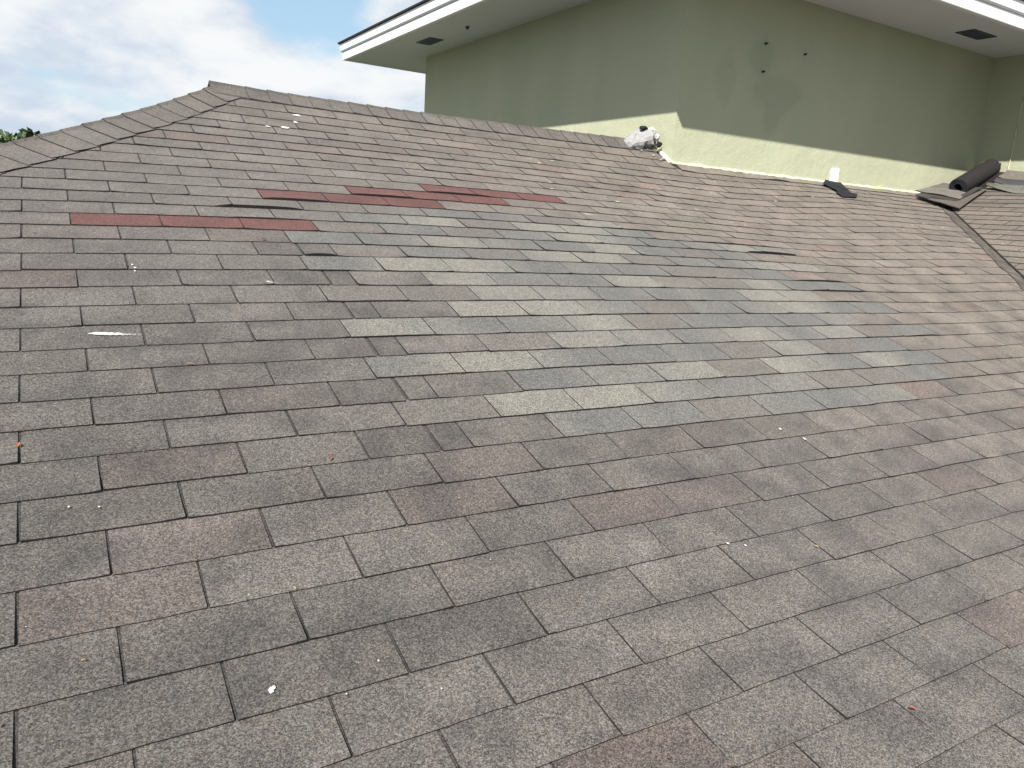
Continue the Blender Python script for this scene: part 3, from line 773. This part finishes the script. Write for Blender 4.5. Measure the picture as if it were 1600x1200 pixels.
# dry leaves and twigs
ML=[plain('leaf_orange',(.26,.085,.03),.7),plain('leaf_tan',(.27,.18,.085),.7),plain('leaf_red',(.20,.06,.035),.7)]
def leaf(u,v,l,w,ang,m,label,lift_=.03):
    V=[];F=[];n=6; l*=.7; w*=.7
    c=Vector(p1(u,v,lift_)); ex=Vector((1,0,0)); ey=Vector((0,math.cos(TH),math.sin(TH))); ez=Vector(NRM)
    d=ex*math.cos(ang)+ey*math.sin(ang); s_=ez.cross(d)
    for i in range(n+1):
        f=i/n; ww=w*math.sin(math.pi*(.06+.88*f)); b=.25*l*math.sin(math.pi*f)
        for j in (-1,0,1): V.append((c+d*(f-.5)*l+s_*j*ww+ez*(b*.5+abs(j)*ww*.5))*S)
    for i in range(n):
        for j in range(2): k=i*3+j; F.append([k,k+3,k+4,k+1])
    o=mesh('dry_leaf',V,F,m); tag(o,label,'leaf','dry leaf scraps scattered on the roof'); return o
leaf(-.005,4.55,.075,.02,1.4,ML[0],'orange dry leaf caught in a joint at the left edge of the photo')
leaf(.31,-.58,.032,.007,.3,ML[1],'tiny yellow leaf scrap on a shingle at lower left')
leaf(1.53,-.05,.045,.010,2.1,ML[1],'tan leaf scrap at the top of a joint left of the middle, near the bottom')
leaf(5.03,-5.40,.075,.016,2.4,ML[2],'red leaf scrap in a joint at lower right')
leaf(-.07,-1.3,.035,.012,.8,ML[2],'red leaf scrap at the lower left edge of the photo')
leaf(1.33,7.0,.12,.007,-.25,ML[1],'thin orange needle lying on a shingle below the white streak')
leaf(5.95,-1.72,.06,.012,2.2,ML[1],'tan leaf scrap in a joint right of the middle')
leaf(2.18,3.15,.055,.016,1.2,ML[2],'brown curled leaf in a joint near the middle of the roof')
leaf(2.66,14.2,.09,.03,.4,plain('leaf_dark',(.06,.05,.045),.8),'dark curled scrap under the end of the long red row')
# ================================================================ trees beyond the hip
MLf=[]
for i,c in enumerate(((.045,.085,.02),(.075,.125,.03),(.035,.062,.022))):
    m,t,b=mat('foliage'); b.inputs['Base Color'].default_value=(*c,1); b.inputs['Roughness'].default_value=.6; MLf.append(m)
MTr=plain('bark',(.12,.10,.08),.9)
rt_=random.Random(5)
def trunk(x,y,h,r,parent,bend=0.):
    V=[];F=[];n=8;m=7
    for j in range(m):
        f=j/(m-1)
        for k in range(n):
            a=2*math.pi*k/n; rr=r*(1-.55*f); V.append(P(x+bend*f*f+math.cos(a)*rr,y+math.sin(a)*rr,GZ+h*f))
    for j in range(m-1):
        for k in range(n): F.append([j*n+k,j*n+(k+1)%n,(j+1)*n+(k+1)%n,(j+1)*n+k])
    return mesh('trunk',V,F,MTr,parent)
def palm(x,y,h,label):
    e=empty('palm_tree',P(x,y,GZ)); tag(e,label,'palm tree','palms beyond the roof'); trunk(x,y,h,.6,e,1.)
    for q in range(16):
        a=2*math.pi*q/16+rt_.uniform(-.2,.2); el=rt_.uniform(-.3,1.1); V=[];F=[]
        L_=rt_.uniform(8,11); c=Vector((x+1.,y,GZ+h)); prev=None
        for i in range(13):
            f=i/12; d=Vector((math.cos(a)*math.cos(el),math.sin(a)*math.cos(el),math.sin(el)))*L_*f-Vector((0,0,1))*L_*.75*f*f
            p_=c+d; s_=Vector((-math.sin(a),math.cos(a),0)); w=2.2*math.sin(math.pi*(.08+.9*f))
            for sg in (-1,1):
                k=len(V); t_=Vector((math.cos(a),math.sin(a),-.3))*.9
                V+=[p_*S,(p_+s_*sg*w+t_-Vector((0,0,.7*w)))*S,(p_+Vector((math.cos(a),math.sin(a),-.2))*.55)*S]; F.append([k,k+1,k+2])
        mesh('frond',V,F,MLf[0 if q%2 else 2],e)
def broad(x,y,h,r,label):
    e=empty('leafy_tree',P(x,y,GZ)); tag(e,label,'tree','leafy trees beyond the roof'); trunk(x,y,h*.7,.7,e)
    V=[];F=[];MI=[]
    cl=[Vector((x+rt_.gauss(0,r*.45),y+rt_.gauss(0,r*.45),GZ+h-rt_.uniform(.1,1.)*r)) for _ in range(26)]
    for c in cl:
        rr=rt_.uniform(.25,.45)*r; mi=rt_.choice((0,1,1,2))
        for _ in range(130):
            d=Vector((rt_.gauss(0,1),rt_.gauss(0,1),rt_.gauss(0,1))).normalized()*rr*rt_.uniform(.5,1.); q=c+d
            a=Vector((rt_.gauss(0,1),rt_.gauss(0,1),rt_.gauss(0,1))).normalized()*.55; b_=a.cross(Vector((rt_.gauss(0,1),rt_.gauss(0,1),1))).normalized()*.35
            k=len(V); V+=[(q-a)*S,(q+b_)*S,(q+a)*S,(q-b_)*S]; F.append([k,k+1,k+2,k+3]); MI.append(mi)
    mesh('crown',V,F,MLf,e,MI)
palm(-10.6,118,29.2,'palm tree at far left with its fronds just above the roof edge')
palm(-30,125,31,'palm tree farther left beyond the roof, outside the open sky')
broad(-5.6,112,29.7,4.6,'bright green tree just right of the palm, peeking over the hip')
broad(-14,120,28,7,'round leafy tree left of the palm beyond the hip')
broad(-8.5,150,30.6,4,'low distant tree farthest right along the hip')
broad(-26,130,27,8,'broad leafy tree farthest left beyond the hip')
# slim evergreen that sticks up behind the bright tree
e=empty('cypress_tree',P(-2.1,116,GZ)); tag(e,'slim dark pointed tree sticking up right of the bright green tree','tree'); trunk(-2.1,116,20,.4,e)
V=[];F=[]
for _ in range(900):
    f=rt_.random()**.8; rr=.8*(1-f)+.05; a=rt_.uniform(0,6.28); q=Vector((-2.1+math.cos(a)*rr*rt_.random(),116+math.sin(a)*rr*rt_.random(),GZ+8+f*22.2))
    a_=Vector((rt_.gauss(0,.3),rt_.gauss(0,.3),1)).normalized()*.6; b_=Vector((math.cos(a),math.sin(a),0))*.25
    k=len(V); V+=[(q-a_)*S,(q+b_)*S,(q+a_)*S,(q-b_)*S]; F.append([k,k+1,k+2,k+3])
mesh('crown',V,F,MLf[2],e)
print('tabs',len(tabs),'area at 290',round(tabs[289][0]) if len(tabs)>290 else None)
